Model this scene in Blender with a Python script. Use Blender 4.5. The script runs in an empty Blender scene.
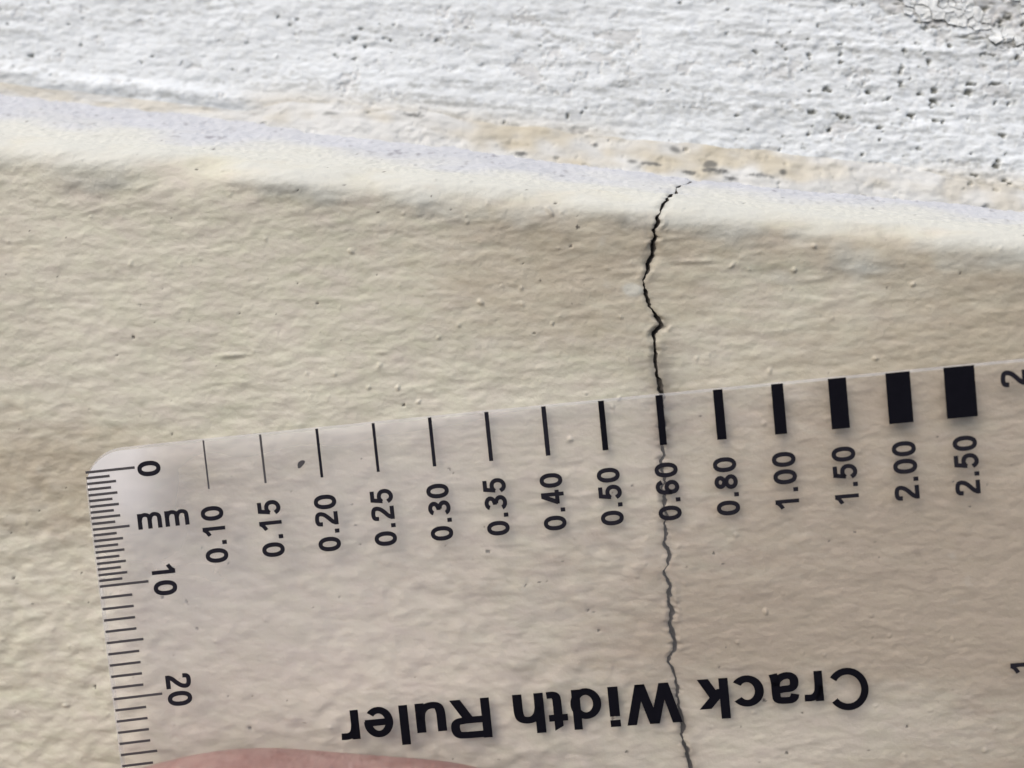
import bpy, bmesh, math, random
import numpy as np
from mathutils import Matrix, Vector

S = bpy.context.scene
COL = S.collection
MM = 0.001
rng = np.random.default_rng(7)
random.seed(7)

# ------------------------------------------------------------------ camera, world, sun, exposure
cam_d = bpy.data.cameras.new('camera')
cam = bpy.data.objects.new('camera', cam_d)
COL.objects.link(cam)
S.camera = cam
right = Vector((0.99329272, 0.0527847, 0.10287541))
up = Vector((-0.10544135, 0.04837182, 0.99324835))
back = Vector((0.04745205, -0.99743368, 0.05361306))
M = Matrix((right, up, back)).transposed().to_4x4()
M.translation = Vector((3.41530536, -71.78911421, 3.85873703)) * MM
cam.matrix_world = M
cam_d.sensor_width = 36.0
cam_d.lens = 36.0 * 800.0 / 1024.0
cam_d.clip_start = 0.002
cam_d.clip_end = 50.0
cam_d.dof.use_dof = True
cam_d.dof.focus_distance = 0.0725
cam_d.dof.aperture_fstop = 10.5

SUN_DIR = Vector((-0.50, -0.52, 0.69)).normalized()      # towards the sun: high, from the upper left
elev = math.asin(SUN_DIR.z)
azim = math.atan2(SUN_DIR.x, SUN_DIR.y)
world = bpy.data.worlds.new('World')
S.world = world
world.use_nodes = True
wn = world.node_tree
bg = wn.nodes['Background']
sky = wn.nodes.new('ShaderNodeTexSky')
sky.sky_type = 'NISHITA'
sky.sun_disc = False
sky.sun_elevation = elev
sky.sun_rotation = azim
sky.air_density = 1.0
sky.dust_density = 4.0
sky.ozone_density = 1.0
wn.links.new(sky.outputs[0], bg.inputs[0])
bg.inputs[1].default_value = 0.15

sun_d = bpy.data.lights.new('sun', 'SUN')
sun_d.energy = 1.5
sun_d.angle = math.radians(55)
sun_d.color = (1.0, 0.965, 0.91)
sun = bpy.data.objects.new('sun', sun_d)
COL.objects.link(sun)
sun.rotation_euler = SUN_DIR.to_track_quat('Z', 'Y').to_euler()
sun.location = SUN_DIR * 2

S.render.engine = 'CYCLES'
S.cycles.use_denoising = True
S.cycles.max_bounces = 8
S.cycles.transparent_max_bounces = 16
S.cycles.caustics_reflective = False
S.cycles.caustics_refractive = False
S.view_settings.view_transform = 'Standard'
S.view_settings.look = 'None'
S.view_settings.exposure = 0.17
S.view_settings.gamma = 1.0
S.view_settings.use_curve_mapping = False

# ------------------------------------------------------------------ helpers
def tag(o, label=None, cat=None, kind=None, group=None):
    if label: o['label'] = label
    if cat: o['category'] = cat
    if kind: o['kind'] = kind
    if group: o['group'] = group
    return o

def link_mesh(name, verts, faces, mat, parent=None, smooth=False):
    me = bpy.data.meshes.new(name)
    me.from_pydata([tuple(v) for v in verts], [], [tuple(f) for f in faces])
    me.update()
    return link(name, me, mat, parent, smooth)

def link(name, me, mat, parent=None, smooth=False):
    if mat is not None and not me.materials:
        me.materials.append(mat)
    if smooth:
        me.polygons.foreach_set('use_smooth', np.ones(len(me.polygons), bool))
    o = bpy.data.objects.new(name, me)
    COL.objects.link(o)
    if parent is not None:
        o.parent = parent
    return o

def grid_mesh(name, P, mat, parent=None, attrs=None, flip=False):
    """P: (rows, cols, 3) metres -> one smooth quad sheet with float attributes"""
    r, c, _ = P.shape
    me = bpy.data.meshes.new(name)
    idx = np.arange(r * c, dtype=np.int32).reshape(r, c)
    q = np.stack([idx[:-1, :-1], idx[:-1, 1:], idx[1:, 1:], idx[1:, :-1]], -1).reshape(-1, 4)
    if flip: q = q[:, ::-1]
    n = len(q)
    me.vertices.add(r * c)
    me.vertices.foreach_set('co', P.reshape(-1).astype(np.float32))
    me.loops.add(n * 4)
    me.loops.foreach_set('vertex_index', np.ascontiguousarray(q).reshape(-1))
    me.polygons.add(n)
    me.polygons.foreach_set('loop_start', np.arange(0, n * 4, 4, dtype=np.int32))
    me.polygons.foreach_set('loop_total', np.full(n, 4, np.int32))
    me.update(calc_edges=True)
    for k, v in (attrs or {}).items():
        a = me.attributes.new(k, 'FLOAT', 'POINT')
        a.data.foreach_set('value', np.ascontiguousarray(v, np.float32).reshape(-1))
    return link(name, me, mat, parent, True)

# periodic gaussian noise, sampled in millimetres
NN, NP = 1024, 128.0
_k = np.fft.fftfreq(NN, NP / NN) * 2 * np.pi
_KX, _KY = np.meshgrid(_k, _k)
class Noise:
    def __init__(self, lx, ly, seed, rot=0.0):
        g = np.random.default_rng(seed).standard_normal((NN, NN))
        c, s = math.cos(math.radians(rot)), math.sin(math.radians(rot))
        a, b = _KX * c + _KY * s, -_KX * s + _KY * c
        f = np.fft.ifft2(np.fft.fft2(g) * np.exp(-(a * lx) ** 2 / 2 - (b * ly) ** 2 / 2)).real
        self.f = (f - f.mean()) / f.std()
    def __call__(self, x, y):
        u = (np.asarray(x) / NP * NN) % NN; v = (np.asarray(y) / NP * NN) % NN
        i = np.floor(u).astype(int); j = np.floor(v).astype(int)
        fu, fv = u - i, v - j
        i %= NN; j %= NN; i1 = (i + 1) % NN; j1 = (j + 1) % NN
        F = self.f
        return (F[j, i] * (1 - fu) * (1 - fv) + F[j, i1] * fu * (1 - fv) + F[j1, i] * (1 - fu) * fv + F[j1, i1] * fu * fv)

class Fractal(Noise):
    def __init__(self, lmin, lmax, p, seed, stretch=1.0, rot=0.0):
        g = np.random.default_rng(seed).standard_normal((NN, NN))
        c, s = math.cos(math.radians(rot)), math.sin(math.radians(rot))
        a, b = (_KX * c + _KY * s) * stretch, -_KX * s + _KY * c
        k = np.sqrt(a * a + b * b) / (2 * np.pi)
        amp = np.exp(-(k * lmin) ** 2) * (1 - np.exp(-(k * lmax) ** 2)) / np.maximum(k, 1e-3) ** p
        f = np.fft.ifft2(np.fft.fft2(g) * amp).real
        self.f = (f - f.mean()) / f.std()

def sstep(a, b, x):
    t = np.clip((x - a) / (b - a), 0, 1)
    return t * t * (3 - 2 * t)

# ------------------------------------------------------------------ materials
def new_mat(name):
    m = bpy.data.materials.new(name)
    m.use_nodes = True
    nt = m.node_tree
    return m, nt, nt.nodes['Principled BSDF']

def node(nt, t, **kw):
    n = nt.nodes.new(t)
    for k, v in kw.items(): setattr(n, k, v)
    return n

def mixc(nt, fac, a, b, mode='MIX'):
    n = node(nt, 'ShaderNodeMix', data_type='RGBA', blend_type=mode)
    for i, v in ((0, fac), (6, a), (7, b)):
        if hasattr(v, 'links'): nt.links.new(v, n.inputs[i])
        elif i == 0: n.inputs[0].default_value = v
        else: n.inputs[i].default_value = (*v, 1)
    return n.outputs[2]

def noise(nt, scale, detail=3, rough=.55, stretch=(1, 1, 1), rot=(0, 0, 0)):
    tc = node(nt, 'ShaderNodeTexCoord')
    mp = node(nt, 'ShaderNodeMapping')
    mp.inputs['Scale'].default_value = stretch
    mp.inputs['Rotation'].default_value = rot
    nt.links.new(tc.outputs['Object'], mp.inputs[0])
    n = node(nt, 'ShaderNodeTexNoise')
    n.inputs['Scale'].default_value = scale
    n.inputs['Detail'].default_value = detail
    n.inputs['Roughness'].default_value = rough
    nt.links.new(mp.outputs[0], n.inputs['Vector'])
    return n.outputs['Fac']

def ramp(nt, fac, a, b):
    n = node(nt, 'ShaderNodeMapRange')
    n.inputs[1].default_value, n.inputs[2].default_value = a, b
    nt.links.new(fac, n.inputs[0])
    return n.outputs[0]

def attr(nt, name):
    return node(nt, 'ShaderNodeAttribute', attribute_name=name).outputs['Fac']

def bump(nt, bsdf, h, strength, dist):
    b = node(nt, 'ShaderNodeBump')
    b.inputs['Strength'].default_value = strength
    b.inputs['Distance'].default_value = dist
    nt.links.new(h, b.inputs['Height'])
    nt.links.new(b.outputs[0], bsdf.inputs['Normal'])

# beige masonry paint
m_wall, nt, bs = new_mat('beige_masonry_paint')
c = mixc(nt, ramp(nt, noise(nt, 60, 3), .38, .62), (.475, .47, .375), (.565, .555, .46))
c = mixc(nt, ramp(nt, noise(nt, 260, 4, .6, (1, 1, 2.2)), .35, .7), c, (.52, .485, .425))
c = mixc(nt, attr(nt, 'tone'), c, mixc(nt, .16, c, (.72, .70, .60)))
c = mixc(nt, attr(nt, 'stain_and_shade'), c, (.36, .31, .235))
c = mixc(nt, attr(nt, 'chalk'), c, (.53, .54, .50))
c = mixc(nt, attr(nt, 'dirt'), c, (.06, .055, .05))
nt.links.new(c, bs.inputs['Base Color'])
bs.inputs['Roughness'].default_value = .62
bs.inputs['Specular IOR Level'].default_value = .35
bump(nt, bs, noise(nt, 3200, 4, .65), .6, .00008)

# chalky paint of the sloping ledge
m_ledge, nt, bs = new_mat('chalky_ledge_paint')
c = mixc(nt, ramp(nt, noise(nt, 300, 4), .3, .7), (.43, .45, .485), (.49, .51, .55))
c = mixc(nt, ramp(nt, noise(nt, 70, 3), .45, .7), c, (.52, .54, .56))
c = mixc(nt, attr(nt, 'grain'), c, (.24, .24, .27))
c = mixc(nt, attr(nt, 'chalk'), (.53, .54, .50), c)
c = mixc(nt, attr(nt, 'stain_and_shade'), c, (.45, .42, .36))
c = mixc(nt, attr(nt, 'dirt'), c, (.05, .05, .05))
nt.links.new(c, bs.inputs['Base Color'])
bs.inputs['Roughness'].default_value = .6
bump(nt, bs, noise(nt, 3000, 3), .5, .00008)

# mortar seen inside the crack
m_crack, nt, bs = new_mat('grey_mortar')
c = mixc(nt, noise(nt, 2000, 3), (.055, .05, .046), (.12, .11, .10))
nt.links.new(c, bs.inputs['Base Color'])
bs.inputs['Roughness'].default_value = .95

# weathered white board paint
m_board, nt, bs = new_mat('weathered_white_paint')
c = mixc(nt, ramp(nt, noise(nt, 90, 4, .6, (1, 1, 2.5)), .35, .65), (.62, .66, .69), (.70, .745, .78))
c = mixc(nt, ramp(nt, noise(nt, 700, 4, .65, (1, 1, 2)), .5, .75), c, (.53, .56, .57))
c = mixc(nt, attr(nt, 'stain_and_shade'), c, (.56, .50, .38))
c = mixc(nt, attr(nt, 'bare'), c, (.46, .46, .455))
c = mixc(nt, attr(nt, 'dirt'), c, (.12, .12, .095))
nt.links.new(c, bs.inputs['Base Color'])
bs.inputs['Roughness'].default_value = .7
bs.inputs['Specular IOR Level'].default_value = .3
bump(nt, bs, noise(nt, 2500, 4, .6), .5, .0001)

m_flake, nt, bs = new_mat('flaking_white_paint')
c = mixc(nt, noise(nt, 900, 3), (.60, .63, .64), (.70, .73, .74))
nt.links.new(c, bs.inputs['Base Color'])
bs.inputs['Roughness'].default_value = .7

# old sealant
m_seal, nt, bs = new_mat('yellowed_sealant')
c = mixc(nt, ramp(nt, noise(nt, 120, 3, .6, (1, 1, 3)), .4, .6), (.52, .53, .52), (.59, .605, .60))
c = mixc(nt, attr(nt, 'stain_and_shade'), c, (.45, .405, .30))
c = mixc(nt, attr(nt, 'dirt'), c, (.07, .075, .075))
nt.links.new(c, bs.inputs['Base Color'])
bs.inputs['Roughness'].default_value = .7
bump(nt, bs, noise(nt, 1500, 4, .6), .5, .0001)

# clear plastic sheet: passes light straight through, a weak milky veil and a mirror-like skin
def plastic(name, veil, tint, vcol=(.8, .8, .82)):
    m = bpy.data.materials.new(name); m.use_nodes = True
    nt = m.node_tree; nt.nodes.clear()
    out = node(nt, 'ShaderNodeOutputMaterial')
    tr = node(nt, 'ShaderNodeBsdfTransparent'); tr.inputs[0].default_value = (*tint, 1)
    df = node(nt, 'ShaderNodeBsdfDiffuse'); df.inputs[0].default_value = (*vcol, 1)
    tl = node(nt, 'ShaderNodeBsdfTranslucent'); tl.inputs[0].default_value = (*vcol, 1)
    gl = node(nt, 'ShaderNodeBsdfGlossy'); gl.inputs[0].default_value = (1, 1, 1, 1); gl.inputs['Roughness'].default_value = .25
    dt = node(nt, 'ShaderNodeMixShader'); dt.inputs[0].default_value = .12
    nt.links.new(df.outputs[0], dt.inputs[1]); nt.links.new(tl.outputs[0], dt.inputs[2])
    m1 = node(nt, 'ShaderNodeMixShader')
    sc = node(nt, 'ShaderNodeMath', operation='MULTIPLY_ADD')          # glare on the sheet, painted in as extra milkiness
    nt.links.new(attr(nt, 'painted_sheen'), sc.inputs[0]); sc.inputs[1].default_value = .75; sc.inputs[2].default_value = veil
    nt.links.new(sc.outputs[0], m1.inputs[0])
    nt.links.new(tr.outputs[0], m1.inputs[1]); nt.links.new(dt.outputs[0], m1.inputs[2])
    fr = node(nt, 'ShaderNodeFresnel'); fr.inputs[0].default_value = 1.49
    m2 = node(nt, 'ShaderNodeMixShader')
    bp = node(nt, 'ShaderNodeBump'); bp.inputs['Strength'].default_value = .25; bp.inputs['Distance'].default_value = .0002
    nt.links.new(noise(nt, 90, 2), bp.inputs['Height'])
    nt.links.new(bp.outputs[0], gl.inputs['Normal'])
    geo = node(nt, 'ShaderNodeNewGeometry')
    inv = node(nt, 'ShaderNodeMath', operation='SUBTRACT'); inv.inputs[0].default_value = 1.0
    nt.links.new(geo.outputs['Backfacing'], inv.inputs[1])
    mu = node(nt, 'ShaderNodeMath', operation='MULTIPLY')
    nt.links.new(fr.outputs[0], mu.inputs[0]); nt.links.new(inv.outputs[0], mu.inputs[1])
    nt.links.new(mu.outputs[0], m2.inputs[0]); nt.links.new(m1.outputs[0], m2.inputs[1]); nt.links.new(gl.outputs[0], m2.inputs[2])
    nt.links.new(m2.outputs[0], out.inputs[0])
    return m
m_clear = plastic('clear_plastic', .03, (.995, .984, .985), (.90, .90, .93))
m_edge = plastic('cut_plastic_edge', .2, (.97, .97, .99), (.85, .86, .88))

m_ink, nt, bs = new_mat('black_print')
c = mixc(nt, noise(nt, 900, 2), (.005, .005, .008), (.008, .008, .012))
nt.links.new(c, bs.inputs['Base Color'])
bs.inputs['Specular IOR Level'].default_value = .02; bs.inputs['Roughness'].default_value = .45
m_fine, nt, bs = new_mat('grey_fine_print')
c = mixc(nt, noise(nt, 900, 2), (.045, .043, .05), (.07, .066, .075))
nt.links.new(c, bs.inputs['Base Color'])
bs.inputs['Roughness'].default_value = .45

m_num, nt, bs = new_mat('dark_grey_print')
c = mixc(nt, noise(nt, 900, 2), (.012, .012, .018), (.022, .021, .028))
nt.links.new(c, bs.inputs['Base Color'])
bs.inputs['Specular IOR Level'].default_value = .02; bs.inputs['Roughness'].default_value = .45

m_skin, nt, bs = new_mat('pinkish_skin')
c = mixc(nt, ramp(nt, noise(nt, 160, 4), .35, .65), (.33, .19, .17), (.44, .285, .255))
c = mixc(nt, ramp(nt, noise(nt, 700, 4, .65), .45, .75), c, (.28, .14, .125))
nt.links.new(c, bs.inputs['Base Color'])
bs.inputs['Roughness'].default_value = .5
bs.inputs['Subsurface Weight'].default_value = .25
bs.inputs['Subsurface Radius'].default_value = (.003, .001, .0006)
bs.inputs['Subsurface Scale'].default_value = .4
bump(nt, bs, noise(nt, 1100, 5, .65, (2.6, 1, .5)), 1.0, .0005)
m_nail, nt, bs = new_mat('fingernail')
c = mixc(nt, noise(nt, 200, 2), (.56, .42, .38), (.60, .47, .43))
nt.links.new(c, bs.inputs['Base Color'])
bs.inputs['Roughness'].default_value = .3

# ------------------------------------------------------------------ wall with rounded arris and sloping ledge, split by the crack
ZA, RA = 15.3, 3.0
def slope_tan(X): return .69 - .19 * np.tanh((X + 5) / 45)
def profile(X, t):
    al = np.arctan(slope_tan(X)); th = math.pi / 2 - al
    a = np.clip(t / RA, 0, th)
    y = RA * (1 - np.cos(a)); z = ZA + RA * np.sin(a) + np.minimum(t, 0)
    d = np.maximum(t - RA * th, 0)
    y = y + d * np.cos(al); z = z + d * np.sin(al)
    return y, z, -np.cos(a), np.sin(a)          # point and outward normal

def dense_axis(lo, hi, step, far_lo, far_hi):
    a = list(np.arange(lo, hi + step * .5, step))
    s, x = step, a[-1]
    while x < far_hi: s = min(s * 1.25, 20); x += s; a.append(x)
    s, x = step, a[0]; pre = []
    while x > far_lo: s = min(s * 1.25, 20); x -= s; pre.append(x)
    return np.array(pre[::-1] + a)

CR = [(15.9, 10.2), (14.59, 8.32), (13.45, 6.92), (13.04, 5.14), (12.42, 3.98), (11.93, 2.3), (11.64, 1.18), (11.13, 0.56), (11.34, 0.12), (11.24, -1.04), (11.14, -2.62), (11.01, -3.8), (10.76, -4.62), (10.67, -4.98), (11.03, -5.82), (11.23, -6.42), (11.49, -7.2), (12.21, -8.1), (12.45, -8.62), (12.27, -9.44), (12.3, -10.6), (12.42, -11.56), (12.71, -12.52), (12.92, -13.58), (13.31, -14.7), (13.67, -17.08), (14.24, -20.14), (14.09, -20.84), (14.41, -22.42), (14.65, -24.22), (14.98, -26.0), (15.03, -27.56), (15.53, -28.86), (15.79, -29.94), (15.36, -30.54), (16.03, -31.8), (16.01, -32.86), (16.43, -34.18), (16.62, -35.82), (16.9, -37.18), (16.93, -38.0), (16.82, -38.86), (17.32, -39.88), (17.84, -41.46), (18.0, -42.8), (18.6, -44.42), (18.73, -45.52), (19.2, -46.86), (19.59, -48.32), (21, -55), (20, -64), (23, -80), (22, -110), (26, -160), (24, -320)]
CRW = [(10.5, 0), (8.6, 0), (8.45, .22), (8.0, .20), (7.8, .02), (7.3, .05), (6.9, .28), (6.5, .26), (6.2, .03), (5.6, .22), (5.1, .32), (4.9, .04), (4.5, .06), (4.2, .30), (3.7, .30), (3.2, .10), (2.8, .38), (1.9, .42), (1.3, .25), (1.0, .05), (.5, .50), (-1, .58), (-2.6, .50), (-3.8, .55), (-4.5, .16), (-4.9, .30), (-5.8, .52), (-7.2, .42), (-8.1, .66), (-8.6, .70), (-9.4, .45), (-10.6, .34), (-12.5, .40), (-14, .55), (-17, .5), (-20, .24), (-22, .20), (-26, .26), (-29, .30), (-30.4, .12), (-31.8, .34), (-33, .26), (-35.8, .32), (-37.5, .34), (-39, .22), (-42, .24), (-46, .30), (-50, .28), (-320, .3)]
_t = np.array([p[1] for p in CR])[::-1]; _x = np.array([p[0] for p in CR])[::-1]
_wt = np.array([p[0] for p in CRW])[::-1]; _ww = np.array([p[1] for p in CRW])[::-1]
_j1 = np.interp(np.arange(-400, 20, .17), np.arange(-400, 20, .17), rng.standard_normal(len(np.arange(-400, 20, .17))))
_jt = np.arange(-400, 20, .17)
_j2 = rng.standard_normal(len(_jt))
_j3 = rng.standard_normal(len(np.arange(-400, 20, .6)))
_j4 = rng.uniform(-1, 1, 2000)
def crack_x(t): return np.interp(t, _t, _x) + .06 * _j4[np.floor(np.asarray(t) / .43).astype(int) % 2000] * (np.asarray(t) < 2) + .035 * np.interp(t, _jt, _j1) + .10 * np.interp(t, np.arange(-400, 20, .6), _j3)
def crack_w(t):
    w = np.interp(t, _wt, _ww)
    return np.clip(w * np.clip(1 + .16 * np.interp(t, _jt, _j2) + .30 * np.interp(t + 7, np.arange(-400, 20, .6), _j3), .15, 1.7) * np.where(t > -9.5, .80, np.where(t < -16.5, 1.2, .92)), 0, .8)
X0 = 13.0

n_und = Noise(11, 5, 1); n_und2 = Noise(4.5, 1.6, 2, 12)
n_str = Noise(1.5, .34, 3, 10); n_str2 = Noise(.9, .26, 4, 22); n_lump = Noise(.45, .38, 5)
n_grit = Noise(.17, .17, 6); n_pit = Noise(.13, .13, 8); n_zone = Noise(9, 7, 9); n_fine = Noise(.22, .16, 10, 10)
n_frac = Fractal(.17, 5, 1.3, 61, 3.0, 7); n_wr = Noise(1.25, .17, 62, 9); n_wr2 = Noise(.8, .15, 63, 24); n_tone = Fractal(.3, 14, 1.2, 64, 2.6, 6); n_arr = Noise(2.2, 1.0, 11); n_stn = Noise(10, 3.5, 12, 8); n_spk = Noise(.16, .10, 14)

def wall_height(X, t):
    edge = sstep(1.5, 5.0, t)                      # 0 on wall face, 1 on the ledge
    low = sstep(-24, -12, -X) * sstep(-16, -34, t)      # coarser, more lumpy at lower left
    z = n_zone(X, t)
    rg = 1 - np.abs(n_str(X + 31, t + 17))           # ridged brush marks
    h = .10 * n_und(X, t) + .016 * n_und2(X, t) + .023 * n_frac(X, t)
    h = h + .012 * rg * (.7 + .4 * z) + .008 * n_str2(X, t) + (.008 + .035 * low) * n_lump(X, t) + .0085 * n_fine(X, t)
    wr = (1 - np.abs(n_wr(X, t))) ** 2 * sstep(-.6, 1.2, n_zone(X + 20, t)) + (1 - np.abs(n_wr2(X, t))) ** 2 * sstep(-.3, 1.2, n_zone(X + 70, t))
    h = h + .013 * wr
    h = h + np.clip(n_grit(X, t) - 2.25, 0, 1.2) * (.10 + .04 * z)
    pit = np.clip(n_pit(X + 5, t + 9) - 3.0 + .25 * low + .12 * sstep(-10, -35, X), 0, .6)
    h = h - .22 * pit
    h = h * (1 - .62 * edge) + edge * (.03 * n_spk(X, t) + .03 * n_wr(X + 9, t))
    h = h + .42 * np.exp(-((t - .3) / 3.2) ** 2) + .16 * n_arr(X, t) * np.exp(-((t - 1.0) / 2.2) ** 2)
    # crumbled lips of the crack
    d = np.abs(X - crack_x(t)); w = crack_w(t)
    chip = sstep(.4, 1.3, n_str2(X * .3 + 40, t * 1.6) + .3 * n_lump(X, t))
    h = h - (.08 + .16 * chip) * np.exp(-(d / (.18 + .32 * chip)) ** 2) * np.minimum(w * 3, 1) + .05 * np.exp(-((d - .5) / .35) ** 2) * (n_lump(X + 60, t) + .6)
    return h, pit, edge, d, w

def wall_sheet(side, tt):
    if side < 0: ref = dense_axis(-68.5, 0, .135, -330, -1)
    else: ref = dense_axis(0, 38.5, .135, 0, 330); ref = ref[ref >= -1e-6]
    if side < 0: ref = ref[ref <= 1e-6]
    if side < 0: ref[-1] = 0
    T = tt[:, None] + 0 * ref[None, :]
    R = ref[None, :] + 0 * tt[:, None]
    f = np.exp(-np.abs(R) / 45.0)
    X = X0 + R + (crack_x(tt) - X0)[:, None] * f + side * .5 * crack_w(tt)[:, None] * np.exp(-np.abs(R) / 1.2)
    return X, T

def wall_points(X, T, off=None):
    h, pit, edge, d, w = wall_height(X, T)
    y, z, ny, nz = profile(X, T)
    P = np.stack([X, y + ny * h, z + nz * h], -1)
    return P, pit, edge, d, w

t_face = dense_axis(-62.5, 4.0, .135, -330, -1e9) if False else None
step = .135
ta = np.arange(-62, 4.0 + 1e-6, step)
pre = []; s, x = step, ta[0]
while x > -330: s = min(s * 1.25, 20); x -= s; pre.append(x)
t_face = np.array(pre[::-1] + list(ta))
t_led = np.arange(ta[-1], 15.5, step)

wall = bpy.data.objects.new('rendered_wall', None)
COL.objects.link(wall)
tag(wall, 'beige painted rendered wall with brush marks and a dark crack running down it', 'wall')

def wall_attrs(X, T, pit, edge, d, w):
    spk = np.clip(n_spk(X + 50, T + 20) - 3.1, 0, .5) * 2
    dirt = np.clip(pit * 3.0 + spk * 1.2, 0, .85)
    dirt = np.maximum(dirt, .62 * np.exp(-(d / (.12 + .5 * w)) ** 2) * np.minimum(w * 2.5, 1))
    stain_and_shade = sstep(-1.0, 1.9, n_stn(X, T) * .8 + .25 * n_frac(X + 9, T) + 1.25 * np.tanh((X - 4) / 24) - .1) * .74 * (1 - sstep(-.5, 1.6, T))  # patchy brown stains, plus shade painted into the colour towards the right
    smear = .48 * np.exp(-((X - crack_x(T) - .5) / 2.0) ** 2) * np.exp(-((T + 15) / 5.0) ** 2) * (.5 + .5 * sstep(-1.2, 1.2, n_frac(X + 60, T))) * sstep(-24, -20, T)
    dirt = np.maximum(dirt, np.clip(smear + .22 * np.exp(-(d / .6) ** 2) * np.minimum(w * 2, 1), 0, .8))
    stain_and_shade = np.maximum(stain_and_shade, .5 * np.exp(-((d) / 1.1) ** 2) * np.minimum(w * 2, 1) * (T < -1))
    chalk = sstep(-2.0, 3.2, T + 1.1 * n_arr(X, T) + .5 * n_str(X, T) + .3 * n_lump(X, T))
    chalk = np.maximum(chalk, .75 * sstep(.25, .7, np.exp(-((X - 9.7) / .95) ** 2 - ((T + 5.9) / .6) ** 2) + .12 * n_lump(X, T)))
    dirt = np.maximum(dirt, .38 * sstep(.25, .8, np.exp(-((X - 8.0) / .8) ** 2 - ((T - .2) / .6) ** 2) + .15 * n_lump(X + 3, T)))
    tone = sstep(-1.8, 1.8, n_tone(X, T))
    return {'dirt': dirt, 'stain_and_shade': np.clip(stain_and_shade, 0, 1), 'chalk': chalk, 'tone': tone}

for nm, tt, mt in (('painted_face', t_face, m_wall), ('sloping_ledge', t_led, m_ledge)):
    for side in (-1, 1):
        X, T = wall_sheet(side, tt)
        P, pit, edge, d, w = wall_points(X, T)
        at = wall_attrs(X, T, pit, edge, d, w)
        if nm == 'sloping_ledge':
            at['stain_and_shade'] = .45 * sstep(.6, 1.8, n_stn(X, T))
            at['chalk'] = sstep(3.6, 8.6, T + .9 * n_arr(X, T) - .2 * n_str(X, T)) * sstep(4.0, 5.0, T)
            at['grain'] = sstep(1.15, 2.4, n_spk(X, T * .7) + .5 * n_str(X + 7, T) - .06 * np.abs(T - 6.0)) * sstep(4.0, 5.0, T) * .75
            at['dirt'] = np.maximum(at['dirt'], .8 * sstep(2.9, 3.3, n_spk(X + 33, T)))
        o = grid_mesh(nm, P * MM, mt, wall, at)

# the crack: two broken walls that meet in the depth of the render
tt = np.concatenate([t_face, t_led[1:]])
rows = []
edgeL = []; edgeR = []
for side in (-1, 1):
    X = (crack_x(tt) + side * .5 * crack_w(tt))
    P, *_ = wall_points(X[:, None], tt[:, None])
    (edgeL if side < 0 else edgeR).append(P[:, 0])
L, Rr = edgeL[0], edgeR[0]
y, z, ny, nz = profile(crack_x(tt), tt)
inw = np.stack([0 * tt, -ny, -nz], -1)
w = crack_w(tt)
mid = (L + Rr) / 2
prof = []
for k, (f, dep) in enumerate(((1, 0), (.9, .2), (.7, .5), (.4, .8), (0, 1.1), (.4, .8), (.7, .5), (.9, .2), (1, 0))):
    sgn = -1 if k < 4 else 1
    half = (L - mid) if k < 4 else (Rr - mid)
    jit = .05 * rng.standard_normal(len(tt))[:, None] * (0 < k < 8)
    p = mid + half * f + inw * dep * (np.minimum(w * 4, 1) * np.where(tt < -15.5, 2.6, .75))[:, None] + np.array([1., 0, 0]) * jit * np.minimum(w * 2, 1)[:, None]
    prof.append(p)
crack = grid_mesh('crack', np.stack(prof, 1) * MM, m_crack, wall)
tag(crack, 'jagged dark crack running down from the ledge under the ruler')

# ------------------------------------------------------------------ white board above the ledge
board = bpy.data.objects.new('white_board', None)
COL.objects.link(board)
tag(board, 'weathered white painted board with pits and flaking paint above the sloping ledge', 'board')
b_a = Noise(2.6, .55, 21, 4); b_b = Noise(.8, .3, 22, 8); b_c = Noise(.34, .26, 23); b_d = Noise(7, 2.2, 24); b_pit = Noise(.34, .2, 25, 5)
b_pz = Noise(5, 2.0, 26); b_chip = Noise(.9, .45, 27); b_fine = Noise(.2, .15, 28); b_line = Noise(6.0, .16, 29, 3)
b_stn = Noise(5, 1.6, 30); b_fr = Fractal(.17, 5, 1.2, 31, 2.8, 4); b_sk = Noise(4.5, .17, 33, 3); b_rag = Fractal(.26, 2.0, .9, 32, 1.5, 5)
def seam_z(X):                                       # where the ledge meets the board plane (Y about 8)
    y, z, _, _ = profile(X, np.full_like(X, 11.0)); return z
BY = 8.0
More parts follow.
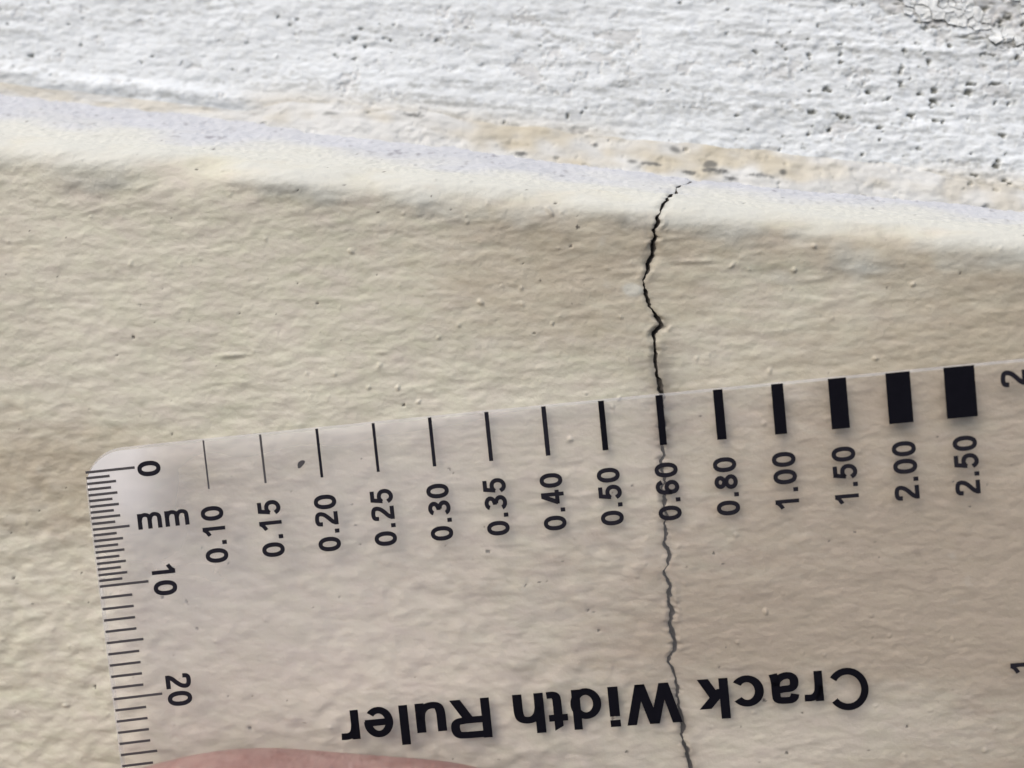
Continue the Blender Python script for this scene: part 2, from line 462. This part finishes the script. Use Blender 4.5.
def board_pt(X, v, foot_k=1.0):
    """v: mm up the board from its foot"""
    zs = np.interp(X, [-330, -60, -20, 10, 47, 330], [24.6, 23.6, 22.6, 21.9, 20.9, 18.0])
    left = sstep(-24, -33, X)
    right_z = sstep(0, 40, X)
    z = zs + v
    lip = np.exp(-((v - 2.2 - .4 * b_d(X, 0 * v)) / .9) ** 2) * left * (1.0 + .25 * b_a(X, v))
    tilt = -.03 * v
    amp = .75 + .35 * right_z
    h = .10 * b_d(X, v) + amp * (.055 * b_fr(X, v) + .016 * b_sk(X, v) + .016 * b_b(X, v) + .012 * b_c(X, v)) + .008 * b_fine(X, v)
    # chipped layers of old paint
    ch = b_chip(X, v) * .8 + .45 * b_rag(X, v) + .5 * b_pz(X, v) + .35 * right_z
    terr = sstep(1.5, 1.62, ch)
    h = h - .09 * terr
    flak = sstep(-.4, .4, v - (16.6 + (46 - X) * .2) + .5 * b_b(X + 3, v)) * sstep(24, 28, X)   # the flaking top right corner
    q_ = v - (16.6 + (46 - X) * .2) + .5 * b_b(X + 3, v)
    tear = np.exp(-((q_ + .12 * b_c(X, v)) / .15) ** 2) * sstep(22, 27, X) * sstep(-.3, .5, b_a(X + 5, v) + .3 * b_c(X + 2, v))
    h = h - .25 * tear
    line = np.clip(np.abs(b_line(X, v)) * -1 + .10, 0, .1) * 10 * flak
    h = h - .10 * line - .13 * flak + .03 * flak * b_rag(X + 17, v)
    pit = np.clip(.75 * b_pit(X, v) + .8 * b_rag(X + 7, v) + .38 * b_pz(X + 20, v) - 2.62 + .62 * right_z - .1 * left, 0, 1.0)
    h = h - .30 * np.minimum(pit * 1.5, 1)
    foot = foot_k * (1 - sstep(0, 1.3, v))
    h = h + .42 * lip - 1.0 * foot * (1 - left) - .2 * foot * left
    y = BY + tilt * -1 * 0 - h + .14 * v
    bare = np.clip(terr * .40 + .5 * line + (.45 + .3 * sstep(-.5, .8, b_rag(X + 17, v))) * flak, 0, .9)
    dirt = np.clip(pit * 1.25, 0, .85)
    dirt = np.maximum(dirt, .30 * sstep(.8, 2.4, b_sk(X + 13, v) + .8 * b_rag(X + 31, v) + .3 * right_z))
    dirt = np.maximum(dirt, .85 * tear)
    dirt = np.maximum(dirt, .8 * line * (b_b(X + 9, v) > .2))
    stain_and_shade = .75 * sstep(.2, 1.5, b_stn(X, v) + .4) * np.exp(-((v - 1.5) / 2.0) ** 2) * (1 - left * .8)
    return np.stack([X, y, z], -1), {'bare': bare, 'dirt': dirt, 'stain_and_shade': stain_and_shade}
ax = dense_axis(-60, 52, .125, -330, 330)
vv = np.arange(-1.2, 24.0, .135)
s, x = .125, vv[-1]; post = []
while x < 160: s = min(s * 1.3, 10); x += s; post.append(x)
vv = np.array(list(vv) + post)
P, at = board_pt(ax[None, :] + 0 * vv[:, None], vv[:, None] + 0 * ax[None, :])
grid_mesh('board_face', P * MM, m_board, board, at)

# curled flakes of alligatored paint in the top right corner: cells of a cracked skin with thin gaps
def clip_cell(poly, mx, my, nx, ny):
    out = []
    for a, b in zip(poly, poly[1:] + poly[:1]):
        da = (a[0] - mx) * nx + (a[1] - my) * ny; db = (b[0] - mx) * nx + (b[1] - my) * ny
        if da <= 0: out.append(a)
        if da * db < 0:
            t = da / (da - db); out.append((a[0] + (b[0] - a[0]) * t, a[1] + (b[1] - a[1]) * t))
    return out
seeds = []
for _ in range(9000):
    px_, pv_ = random.uniform(24, 54), random.uniform(14.2, 26.5)
    rad = .50 + .42 * (.5 + .5 * math.sin(px_ * .9 + 1.7 * math.sin(pv_ * 1.3)))
    if all(((px_ - q_[0]) / 1.35) ** 2 + (pv_ - q_[1]) ** 2 > rad * rad for q_ in seeds): seeds.append((px_, pv_))
def flake_gone(x, v):
    q = v - (16.6 + (46 - x) * .2)
    if q < -.1 or x > 52: return True
    g = float(b_chip(x * .8 + 12, v * .9 + 5)) + .35 * random.uniform(-1, 1)
    return g > (.95 if q > .6 else .35)
for si, (cx, cv) in enumerate(seeds):
    if flake_gone(cx, cv): continue
    poly = [(cx - 1.4, cv - 1.1), (cx + 1.4, cv - 1.1), (cx + 1.4, cv + 1.1), (cx - 1.4, cv + 1.1)]
    for sj, (ox, ov) in enumerate(seeds):
        if sj == si or abs(ox - cx) > 3 or abs(ov - cv) > 2.4: continue
        dx, dv = ox - cx, ov - cv; l = math.hypot(dx, dv)
        gap = .015 + .075 * (((si + sj) * 7) % 6 == 0) + .03 * (((si + sj) * 5) % 4) / 4
        poly = clip_cell(poly, cx + dx / 2 - dx / l * gap, cv + dv / 2 - dv / l * gap, dx / l, dv / l)
    if len(poly) < 4 or not (24 < cx < 52): continue
    # ragged edges: split each side and nudge the middle
    pts = []
    for a, b in zip(poly, poly[1:] + poly[:1]):
        l = math.hypot(b[0] - a[0], b[1] - a[1])
        pts.append(a)
        if l > .35:
            k = random.uniform(-.12, .08); m = random.uniform(.35, .65)
            pts.append((a[0] + (b[0] - a[0]) * m + (b[1] - a[1]) * k, a[1] + (b[1] - a[1]) * m - (b[0] - a[0]) * k))
    n = len(pts)
    mx = sum(p[0] for p in pts) / n; mv = sum(p[1] for p in pts) / n
    ring2 = [(mx + (p[0] - mx) * .55, mv + (p[1] - mv) * .55) for p in pts]
    allp = pts + ring2 + [(mx, mv)]
    B, _ = board_pt(np.array([p[0] for p in allp]), np.array([p[1] for p in allp]))
    curl = random.uniform(.02, .20); lift = random.choice((0, 0, .02, .08)); tx, tv = random.uniform(-.03, .03), random.uniform(-.02, .06)
    yb = float(np.mean(B[:, 1]))
    vs = []
    for back_ in (0, .10):
        for (a, b), q in zip(allp, B):
            d2 = (a - mx) ** 2 + (b - mv) ** 2
            vs.append(Vector((q[0], 0.75 * q[1] + .25 * (yb + .14 * (b - mv)) - .15 - lift - curl * d2 - tx * (a - mx) - tv * (mv - b) * -1 + back_, q[2])) * MM)
    o = 2 * n + 1; fs = []
    for i in range(n):
        k = (i + 1) % n
        fs += [(i, k, n + k, n + i), (n + i, n + k, 2 * n), (o + k, o + i, o + n + i, o + n + k), (k, i, o + i, o + k)]
    link_mesh('paint_flake', vs, fs, m_flake, board)

# ------------------------------------------------------------------ old sealant along the foot of the board
s_n = Noise(3, .6, 41); s_m = Noise(.7, .4, 42); s_d = Noise(1.2, .25, 43); s_h = Noise(14, 1, 44)
sx = np.concatenate([-62 - np.cumsum(np.full(40, 6.5))[::-1], np.arange(-62, 58, .16), 58 + np.cumsum(np.full(40, 6.5))])
sa = np.linspace(0, 1, 26)
Xs = sx[None, :] + 0 * sa[:, None]; A = sa[:, None] + 0 * sx[None, :]
zs = np.interp(Xs, [-330, -60, -20, 10, 47, 330], [24.6, 23.6, 22.6, 21.9, 20.9, 18.0])
fade = sstep(-30.5, -24, Xs) * (1 - .35 * sstep(30, 46, Xs))
hgt = (3.0 + .3 * s_h(Xs, 0 * Xs) + .5 * sstep(0, 25, Xs)) * fade + 1.15 * (1 - fade)
Vv = -.9 + (hgt + .9) * A
Bp, _ = board_pt(Xs, Vv, 0.0)
thick = (1.15 * (1 - A) ** .8 + .16 * s_n(Xs, A * 3) * (1 - A) + .05 * s_m(Xs, A * 3) - .13) * (.35 + .65 * fade)
by = Bp[..., 1] - thick
bz = Bp[..., 2]
spots = [(-20.5, .5, .30), (-26, .6, .35), (-6.5, .8, .22), (-2.4, 1.6, .25), (11.0, .6, .25), (14.6, 1.3, .25), (18.6, .9, .22), (5.3, .4, .72), (-13, 1.6, .9)]
dirt = np.zeros_like(Xs)
for (px, wd, av) in spots:
    dirt = np.maximum(dirt, .9 * np.exp(-((Xs - px) / wd) ** 2 - ((A - av + .04) / .075) ** 2) * sstep(-1.0, .6, s_d(Xs, A * 3)) )
win = sstep(-14, -8, Xs) * (1 - sstep(19, 26, Xs))
line = .9 * sstep(.35, 1.0, s_d(Xs + 3, A * 1.2) + .35 * s_m(Xs, A * 3)) * np.exp(-((A - .33) / .085) ** 2) * (.25 + .75 * win)
s_f = Fractal(.12, 1.2, .5, 45, 2.0)
dirt = np.maximum(dirt, line)
dirt = .88 * sstep(.28, .95, dirt + .16 * s_f(Xs, A * 3))
dirt = np.maximum(dirt, .8 * sstep(2.2, 2.8, s_m(Xs + 21, A * 4)) * fade)
stain_and_shade = .78 * sstep(-.8, 1.5, s_n(Xs + 11, A * 3) + .5 * s_m(Xs + 5, A * 4) + 2.2 * (A - .5)) * (.55 + .45 * sstep(-9, -3, Xs) * (1 - sstep(22, 30, Xs)))
grid_mesh('sealant_strip', np.stack([Xs, by, bz], -1) * MM, m_seal, None, {'dirt': dirt, 'stain_and_shade': stain_and_shade})
tag(bpy.data.objects['sealant_strip'], 'yellowed old sealant strip along the foot of the white board, with dark mould spots', 'sealant')

# ------------------------------------------------------------------ clear crack width ruler
U0, PITCH, BAR, V0, TL = 10.10, 5.12, 4.4258, 1.80, 4.2156
K2, K3 = -1.20, 0.70
OR = np.array([-36.9563969, -0.70, -9.93482001])
EU = np.array([0.97918955, 0.0, 0.20294784]); EV = np.array([0.20294784, 0.0, -0.97918955])
TH = .38
def bend(u): s = (u - 42) / 42; return K2 * s * s + K3 * s ** 3
def rp(u, v, w=0.0):
    """point on the ruler: u along its top edge, v down from it, w into the wall, all in mm"""
    p = OR + EU * u + EV * v + np.array([0, 1.0, 0]) * (w + bend(u))
    return Vector(p) * MM
ruler = bpy.data.objects.new('crack_ruler', None)
COL.objects.link(ruler)
tag(ruler, 'clear plastic ruler printed with black crack width bars, held over the crack', 'ruler')

UL, UR, VT, VB, CRN = -.74, 89.0, -.12, 55.0, 3.6
out2 = []
def arc(cx, cy, a0, a1, n=14):
    for i in range(n + 1):
        a = math.radians(a0 + (a1 - a0) * i / n)
        out2.append((cx + CRN * math.cos(a), cy + CRN * math.sin(a)))
arc(UL + CRN, VT + CRN, 180, 270); 
for i in range(1, 40): out2.append((UL + CRN + (UR - UL - 2 * CRN) * i / 40, VT))
arc(UR - CRN, VT + CRN, 270, 360); arc(UR - CRN, VB - CRN, 0, 90)
for i in range(1, 40): out2.append((UR - CRN - (UR - UL - 2 * CRN) * i / 40, VB))
arc(UL + CRN, VB - CRN, 90, 180)
# slab: column strips so that it follows the bend, softly bevelled rim as a part of its own
NV = 48
def slab():
    us = sorted(set([round(p[0], 5) for p in out2] + [round(UL + CRN + i * .8, 5) for i in range(1, 40)]))
    def vr(u):
        d = max(0, UL + CRN - u, u - (UR - CRN)); q = CRN - math.sqrt(max(CRN * CRN - d * d, 0))
        return VT + q, VB - q
    bev = .26
    vs, fs = [], []
    n = len(us)
    for w in (0, TH):
        for u in us:
            a, b = vr(u)
            uu = min(max(u, UL + bev), UR - bev)
            for k in range(NV + 1):
                vs.append(rp(uu, a + bev + (b - a - 2 * bev) * k / NV if b - a > .5 else (a + b) / 2, w))
    for s in range(2):
        for i in range(n - 1):
            for k in range(NV):
                m_ = NV + 1
                q = [s * n * m_ + i * m_ + k, s * n * m_ + (i + 1) * m_ + k, s * n * m_ + (i + 1) * m_ + k + 1, s * n * m_ + i * m_ + k + 1]
                A_, B_, C_ = (vs[q[0]], vs[q[1]], vs[q[3]])
                ny_ = (B_ - A_).cross(C_ - A_).y
                if (ny_ > 0) == (s == 0): q = q[::-1]      # front skin faces out, back skin faces the wall
                fs.append(q)
    return vs, fs
v, f = slab()
sheet = link_mesh('sheet', v, f, m_clear, ruler, True)
sa_ = sheet.data.attributes.new('painted_sheen', 'FLOAT', 'POINT')
sc_n = Noise(6, 4, 71); sc_m = Noise(1.6, 1.0, 72)
def painted_sheen(p):  # sheen of the left end painted into the sheet, strongest at the corner
    q = np.array(p) / MM - OR; u_ = float(q @ EU); v_ = float(q @ EV)
    g = 1.3 * math.exp(-(math.hypot(u_ - 1.2, v_ - .6) / 4.0) ** 2) + .5 * math.exp(-(math.hypot(u_ - 3.5, v_ - 4.5) / 3.0) ** 2) + .40 * math.exp(-((u_ - 10) / 28) ** 2 - ((v_ - 6) / 19) ** 2) + .35 * math.exp(-((v_ - .2) / 1.1) ** 2 - ((u_ - 20) / 26) ** 2)
    return max(0.0, min(1.0, g * (1 + .14 * float(sc_n(u_, v_)) + .05 * float(sc_m(u_, v_)))))
sa_.data.foreach_set('value', [painted_sheen(p.co) if i < len(v) // 2 else 0.0 for i, p in enumerate(sheet.data.vertices)])
ev, ef = [], []
n = len(out2)
def inset(i, d):
    p, q = out2[i - 1], out2[(i + 1) % n]
    tx, ty = q[0] - p[0], q[1] - p[1]; l = math.hypot(tx, ty)
    return out2[i][0] - ty / l * d, out2[i][1] + tx / l * d
ring = [(.26, 0), (.10, .04), (0, .13), (0, TH - .13), (.10, TH - .04), (.26, TH)]
for i in range(n):
    for d, w in ring:
        a, b = inset(i, d); ev.append(rp(a, b, w))
for i in range(n):
    j = (i + 1) % n
    for k in range(5): ef.append((i * 6 + k, i * 6 + k + 1, j * 6 + k + 1, j * 6 + k))
link_mesh('polished_edge', ev, ef, m_edge, ruler, True)

PW = -.012                                             # print stands a hair proud of the sheet
def rect_print(name, u, v, w, h, mat, slant=0.0):
    nseg = max(1, int(w / 1.0))
    vs = []
    for (dw) in (PW, PW + .008):
        for i in range(nseg + 1):
            uu = u - w / 2 + w * i / nseg
            vs.append(rp(uu, v, dw)); vs.append(rp(uu, v + h, dw))
    fs = []; o = (nseg + 1) * 2
    for i in range(nseg):
        fs.append((2 * i, 2 * i + 2, 2 * i + 3, 2 * i + 1))
        fs.append((o + 2 * i + 1, o + 2 * i + 3, o + 2 * i + 2, o + 2 * i))
    rim = [2 * i for i in range(nseg + 1)] + [2 * i + 1 for i in range(nseg, -1, -1)]
    for a, b in zip(rim, rim[1:] + rim[:1]): fs.append((b, a, a + o, b + o))
    return link_mesh(name, vs, fs, mat, ruler)

widths = [.10, .15, .20, .25, .30, .35, .40, .50, .60, .80, 1.00, 1.50, 2.00, 2.50]
for i, wd in enumerate(widths):
    o = rect_print('width_bar', U0 + PITCH * i, 0.0, wd * 1.02 + (.045 if wd < .25 else .01), BAR, m_ink if wd > .45 else m_fine if wd < .2 else m_num)
# millimetre scale on the left edge: halves up to 10, then whole millimetres
v = 0.0
while v <= 30.01:
    r10 = abs(v / 10 - round(v / 10)) < .01; r5 = abs(v / 5 - round(v / 5)) < .01; r1 = abs(v - round(v)) < .01
    if v <= 10.01 or r1:
        ln = TL + .1 if r10 else 3.25 if r5 else 2.55 if r1 else 2.05
        if v > 10.01 and not r5: ln = 2.75
        rect_print('millimetre_tick', -.54 + ln / 2, V0 + v * 1.04 - .115, ln, .23, m_fine)
    v += .5

# letter shapes: pen strokes of even weight, cap height 1
def el(cx, cy, rx, ry, a0, a1, n=22, e=2.0):
    out = []
    for i in range(n + 1):
        a = math.radians(a0 + (a1 - a0) * i / n); c, s = math.cos(a), math.sin(a)
        out.append((cx + rx * math.copysign(abs(c) ** (2 / e), c), cy + ry * math.copysign(abs(s) ** (2 / e), s)))
    return out
def chaikin(p, it=3):
    for _ in range(it):
        q = [p[0]]
        for a, b in zip(p, p[1:]):
            q += [(.75 * a[0] + .25 * b[0], .75 * a[1] + .25 * b[1]), (.25 * a[0] + .75 * b[0], .25 * a[1] + .75 * b[1])]
        p = q + [p[-1]]
    return p
def glyph(ch, s):
    h = s / 2
    V, F = [], []
    def stroke(p, closed=False, w=None):
        hw = (w or s) / 2; n = len(p); b = len(V)
        for i in range(n):
            a = p[i - 1] if (i > 0 or closed) else p[i]; c = p[(i + 1) % n] if (i < n - 1 or closed) else p[i]
            if closed and i == 0: a = p[-1]
            def nrm(u, v):
                dx, dy = v[0] - u[0], v[1] - u[1]; l = math.hypot(dx, dy) or 1e-9
                return -dy / l, dx / l
            n1 = nrm(a, p[i]) if a != p[i] else nrm(p[i], c)
            n2 = nrm(p[i], c) if c != p[i] else n1
            mx, my = n1[0] + n2[0], n1[1] + n2[1]; d = (mx * mx + my * my) or 1e-9
            k = min(2 / d, 2.2)
            mx, my = mx * k, my * k
            V.append((p[i][0] + mx * hw, p[i][1] + my * hw)); V.append((p[i][0] - mx * hw, p[i][1] - my * hw))
        for i in range(n if closed else n - 1):
            j = (i + 1) % n
            F.append((b + 2 * i, b + 2 * i + 1, b + 2 * j + 1, b + 2 * j))
    def poly(*p):
        b = len(V); V.extend(p); F.append(tuple(range(b, b + len(p))))
    def stem(x, y0, y1): poly((x - h, y0), (x + h, y0), (x + h, y1), (x - h, y1))
    def bar(x0, x1, y): poly((x0, y - h), (x1, y - h), (x1, y + h), (x0, y + h))
    def para(x0, y0, x1, y1, w): poly((x0 - w / 2, y0), (x0 + w / 2, y0), (x1 + w / 2, y1), (x1 - w / 2, y1))
    if ch == '0': stroke(el(.31, .5, .31 - h, .5 - h, 0, 360, 40, 2.25)[:-1], True)
    elif ch == '1': stem(.42, 0, 1); stroke(chaikin([(.39, .97), (.30, .82), (.08, .70)]), w=s * .95)
    elif ch == '2': stroke(chaikin([(.06 + h * .3, .70), (.10, .915), (.33, .95), (.545, .885), (.53, .64), (.36, .43), (.16, .25), (.11, h * .6)])); bar(.03, .61, h)
    elif ch == '3': stroke(el(.295, .735, .2, .265 - h, 165, -90)); stroke(el(.295, .29, .315 - h, .29 - h, 98, -165)); bar(.22, .32, .545)
    elif ch == '4': para(.41, 1, .08, .30, s * 1.25); bar(.0, .66, .30); stem(.46, 0, 1); poly((0, .3 - h), (.15, .3 - h), (.2, .3 + h), (0, .3 + h))
    elif ch == '5': bar(.13, .58, 1 - h); para(.12, .47, .20, 1, s); stroke(chaikin([(.10, .50), (.24, .615), (.44, .60), (.56, .46), (.55, .22), (.40, .07), (.20, .08), (.09, .25)]))
    elif ch == '6': stroke(el(.32, .32, .30 - h, .32 - h, 0, 360, 32)[:-1], True); stroke(chaikin([(.55, .73), (.48, .90), (.30, .94), (.14, .84), (.095, .60), (.10, .34)]))
    elif ch == '8': stroke(el(.31, .745, .275 - h, .255 - h, 0, 360, 30)[:-1], True); stroke(el(.31, .29, .31 - h, .29 - h, 0, 360, 32)[:-1], True)
    elif ch == '.': poly((0, 0), (s * 1.1, 0), (s * 1.1, s * 1.1), (0, s * 1.1))
    elif ch == 'm':
        stem(.1, 0, .73)
        for x in (.1, .52): stroke(chaikin([(x, .40), (x + .04, .57), (x + .16, .665), (x + .30, .655), (x + .41, .58), (x + .42, .40), (x + .42, .0)]))
    elif ch == 'C': stroke(el(.47, .5, .47 - h, .52 - h, 36, 324, 34))
    elif ch == 'r': stem(.1, 0, .74); stroke(chaikin([(.1, .36), (.12, .54), (.22, .655), (.40, .645)]))
    elif ch == 'a':
        stroke(chaikin([(.09, .52), (.13, .66), (.30, .67), (.45, .645), (.455, .48), (.455, .16), (.49, 0)]))
        stroke(chaikin([(.45, .42), (.33, .385), (.11, .38), (.08, .15), (.17, .05), (.33, .07), (.44, .18), (.455, .30)]))
    elif ch == 'c': stroke(el(.31, .365, .31 - h, .385 - h, 38, 322, 28))
    elif ch == 'k': stem(.1, 0, 1); para(.12, .26, .46, .74, s * 1.3); para(.47, 0, .26, .48, s * 1.22)
    elif ch == 'W':
        w = s * 1.06
        para(.11, 1, .31, 0, w); para(.31, 0, .53, 1, w); para(.53, 1, .75, 0, w); para(.75, 0, .95, 1, w)
    elif ch == 'i': stem(.1, 0, .74); poly((.1 - h, .83), (.1 + h, .83), (.1 + h, 1), (.1 - h, 1))
    elif ch == 'd': stem(.50, 0, 1); stroke(el(.31, .365, .31 - h, .385 - h, 0, 360, 30)[:-1], True)
    elif ch == 't': stroke(chaikin([(.2, .80), (.2, .45), (.2, .14), (.25, .075), (.39, .085)])); bar(.02, .38, .66); poly((.2 - h, .80), (.2 + h, .80), (.2 + h, .98), (.2 - h, .87))
    elif ch == 'h': stem(.1, 0, 1); stroke(chaikin([(.1, .36), (.14, .56), (.26, .67), (.44, .64), (.48, .48), (.48, .25), (.48, 0)]))
    elif ch == 'u': stem(.48, 0, .74); stroke(chaikin([(.1, .74), (.1, .5), (.1, .22), (.15, .07), (.34, .07), (.46, .20), (.48, .40)]))
    elif ch == 'R':
        stem(.1, 0, 1); stroke(chaikin([(.1, .9), (.30, .9), (.50, .9), (.68, .88), (.70, .56), (.50, .525), (.30, .525), (.1, .525)])); para(.66, 0, .42, .52, s * 1.2)
    elif ch == 'l': stem(.1, 0, 1)
    elif ch == 'e': stroke(el(.31, .365, .31 - h, .385 - h, -6, 318, 32)); bar(.06, .60, .37)
    return V, F
def glyph_run(text):
    """lays figures out with even widths; returns verts (cap height 1), faces, length"""
    vs, fs, x = [], [], 0.0
    for ch in text:
        pts, tri = glyph(ch, .186)
        px = [p[0] for p in pts]; a0, a1 = min(px), max(px)
        wdt, box = {'.': (.19, .39), 'm': (1.06, 1.20), '1': (.44, .775)}.get(ch, (.665, .775))
        c = (a0 + a1) / 2; b = len(vs); off = -.06 if ch == '1' else 0
        for p, q in pts: vs.append((x + box / 2 + off + (p - c) * wdt / (a1 - a0), q))
        fs += [tuple(b + t for t in tr) for tr in tri]
        x += box
    return vs, fs, x

def print_glyphs(name, vs, fs, mat, label):
    """flat print with a hair of thickness; vs are (u, v) on the ruler"""
    n = len(vs)
    me_v = [rp(a, b, PW - .0004 * (i % 5)) if False else rp(a, b, PW) for i, (a, b) in enumerate(vs)]
    return tag(link_mesh(name, me_v, fs, mat, ruler), label)

def number(text, uc, vc, length, cap, turn, name='printed_number', mat=None):
    vs, fs, L = glyph_run(text)
    k = length / L
    out = []
    for x, y in vs:
        a = (x - L / 2) * k; b = (y - .5) * cap
        if turn == 'up': out.append((uc + b * -1 * -1 * -1 if False else uc - (-b) * -1 if False else uc - b, vc - a))
        elif turn == 'down': out.append((uc + b, vc + a))
        else: out.append((uc + a, vc - b))
    return print_glyphs(name, out, fs, mat or m_ink, 'black printed figure ' + text)
for i, wd in enumerate(widths):
    number('%.2f' % wd, U0 + PITCH * i + .02, 8.60, 5.4, 2.04, 'up', mat=m_num)
number('0', 5.02, 2.03, 1.62, 2.05, 'down', mat=m_num)
number('10', 5.2, 12.16, 3.2, 2.1, 'down', mat=m_num)
number('20', 5.3, 22.42, 3.2, 2.2, 'down', mat=m_num)
number('mm', 5.74, 6.48, 4.85, 1.95, 'flat', 'printed_unit', m_num)
number('2', 81.15, 1.47, 1.7, 2.1, 'up', mat=m_num)
number('1', 80.1, 26.6, 1.7, 2.1, 'up', mat=m_num)

LET = [('C', 65.12, 3.25), ('r', 62.02, 1.70), ('a', 59.52, 2.56), ('c', 56.42, 2.66), ('k', 53.33, 2.75), None,
       ('W', 47.94, 4.95), ('i', 44.47, .92), ('d', 41.97, 2.80), ('t', 39.35, 1.80), ('h', 36.78, 2.80), None,
       ('R', 31.4, 3.72), ('u', 27.8, 2.75), ('l', 25.34, .82), ('e', 23.0, 2.68), ('r', 20.33, 1.75)]
word_v, word_f, txt = [], [], ''
def flush():
    global word_v, word_f, txt
    if word_v: print_glyphs('printed_word', word_v, word_f, m_ink, 'black upside-down printed word ' + txt)
    word_v, word_f, txt = [], [], ''
CAP = 3.7
for it in LET:
    if it is None: flush(); continue
    ch, uc, wdt = it
    uc += .17 * max(0, uc - 42) / 23
    pts, tri = glyph(ch, .168)
    px = [p[0] for p in pts]; py = [p[1] for p in pts]
    a0, a1 = min(px), max(px); c0 = (a0 + a1) / 2
    b = len(word_v)
    vb = 25.68 + (65.12 - uc) / 32.0 * .2
    for p, q in zip(px, py): word_v.append((uc - (p - c0) * wdt / (a1 - a0), vb + q * CAP))
    word_f += [tuple(b + t for t in tr) for tr in tri]
    txt += ch
flush()
# a dark fleck stuck to the sheet
fl = [(18.58 + .55 * math.cos(a) * (1 + .25 * math.sin(3 * a)) * .55 + .2 * math.sin(a), 3.04 - .45 * math.sin(a) * .8) for a in [i / 10 * 2 * math.pi for i in range(10)]]
fv = [rp(a, b, PW - .03) for a, b in fl] + [rp(a, b, PW + .005) for a, b in fl]
link_mesh('dark_fleck', fv, [tuple(range(10))[::-1]] + [(i, (i + 1) % 10, 10 + (i + 1) % 10, 10 + i) for i in range(10)], m_fine, ruler)

# ------------------------------------------------------------------ hand pressing the ruler, thumb along the lower left
def skin_chain(name, joints, edges, mat, parent=None, sub=3, root=0):
    """joints: (x, y, z, r) in mm; built ten times metre-size then scaled down so the modifiers stay well conditioned"""
    me = bpy.data.meshes.new(name)
    me.from_pydata([(j[0] * .1, j[1] * .1, j[2] * .1) for j in joints], edges, [])
    o = bpy.data.objects.new(name, me); COL.objects.link(o)
    md = o.modifiers.new('skin', 'SKIN'); md.use_smooth_shade = True
    for i, j in enumerate(joints):
        sv = me.skin_vertices[0].data[i]; sv.radius = (j[3] * .1, j[3] * .1); sv.use_root = (i == root)
    sd = o.modifiers.new('sub', 'SUBSURF'); sd.levels = sub; sd.render_levels = sub
    dg = bpy.context.evaluated_depsgraph_get()
    m2 = bpy.data.meshes.new_from_object(o.evaluated_get(dg))
    bpy.data.objects.remove(o); 
    m2.transform(Matrix.Scale(.01, 4))
    m2.name = name
    m2.materials.clear(); m2.materials.append(mat)
    return link(name, m2, None, parent, True)
J = [(-36, -17, -96, 22), (-42, -17, -76, 16), (-42, -16, -60, 13), (-32, -13.6, -47.5, 11.2), (-19.5, -12.4, -40.2, 10.9), (-9, -11.4, -39.8, 9.6), (1, -10.2, -38.6, 8.8), (7, -9.4, -38.4, 6.4)]
E = [(i, i + 1) for i in range(7)]
b0 = len(J)
J += [(-22, -16, -130, 26), (-18, -18, -160, 25), (-10, -24, -230, 30)]
E += [(0, b0), (b0, b0 + 1), (b0 + 1, b0 + 2)]
for fi, (bx, bz, ang, ln) in enumerate(((-14, -98, -48, 1.0), (-4, -106, -58, 1.08), (2, -118, -68, 1.0), (4, -131, -80, .82))):
    k = len(J); a = math.radians(90 + ang)
    c, s = math.cos(a), math.sin(a)
    base = 0 if fi < 2 else b0
    J += [(bx, -15, bz, 11), (bx + 32 * ln * c, -20, bz + 32 * ln * s, 9.2), (bx + 52 * ln * c, -13, bz + 52 * ln * s, 8.4), (bx + 68 * ln * c, -7.5, bz + 68 * ln * s, 7.0), (bx + 72 * ln * c, -6.5, bz + 72 * ln * s, 5)]
    E += [(base, k)] + [(k + i, k + i + 1) for i in range(4)]
hand = skin_chain('hand', J, E, m_skin, None, 3, b0)
tag(hand, 'bare pinkish hand with its thumb pressing on the lower left part of the clear ruler', 'hand')
# thumbnail facing the camera
nv, nf = [], []
for i in range(9):
    for k in range(9):
        a = -1.0 + 2 * k / 8; l = i / 8
        rr = 9.6 - 1.9 * l
        wq = math.sin(min(1, .55 + l) * math.pi / 2) if l < .8 else math.cos((l - .8) * 2.2)
        th_ = a * .95 * wq + .35
        nv.append((-5.5 + 14.0 * l, -11.0 + 1.2 * l - rr * math.cos(th_) - .1, -39.4 + .8 * l + rr * math.sin(th_)))
for i in range(8):
    for k in range(8): nf.append((i * 9 + k, i * 9 + k + 1, (i + 1) * 9 + k + 1, (i + 1) * 9 + k))
link_mesh('thumbnail', [Vector(p) * MM for p in nv], nf, m_nail, hand, True)
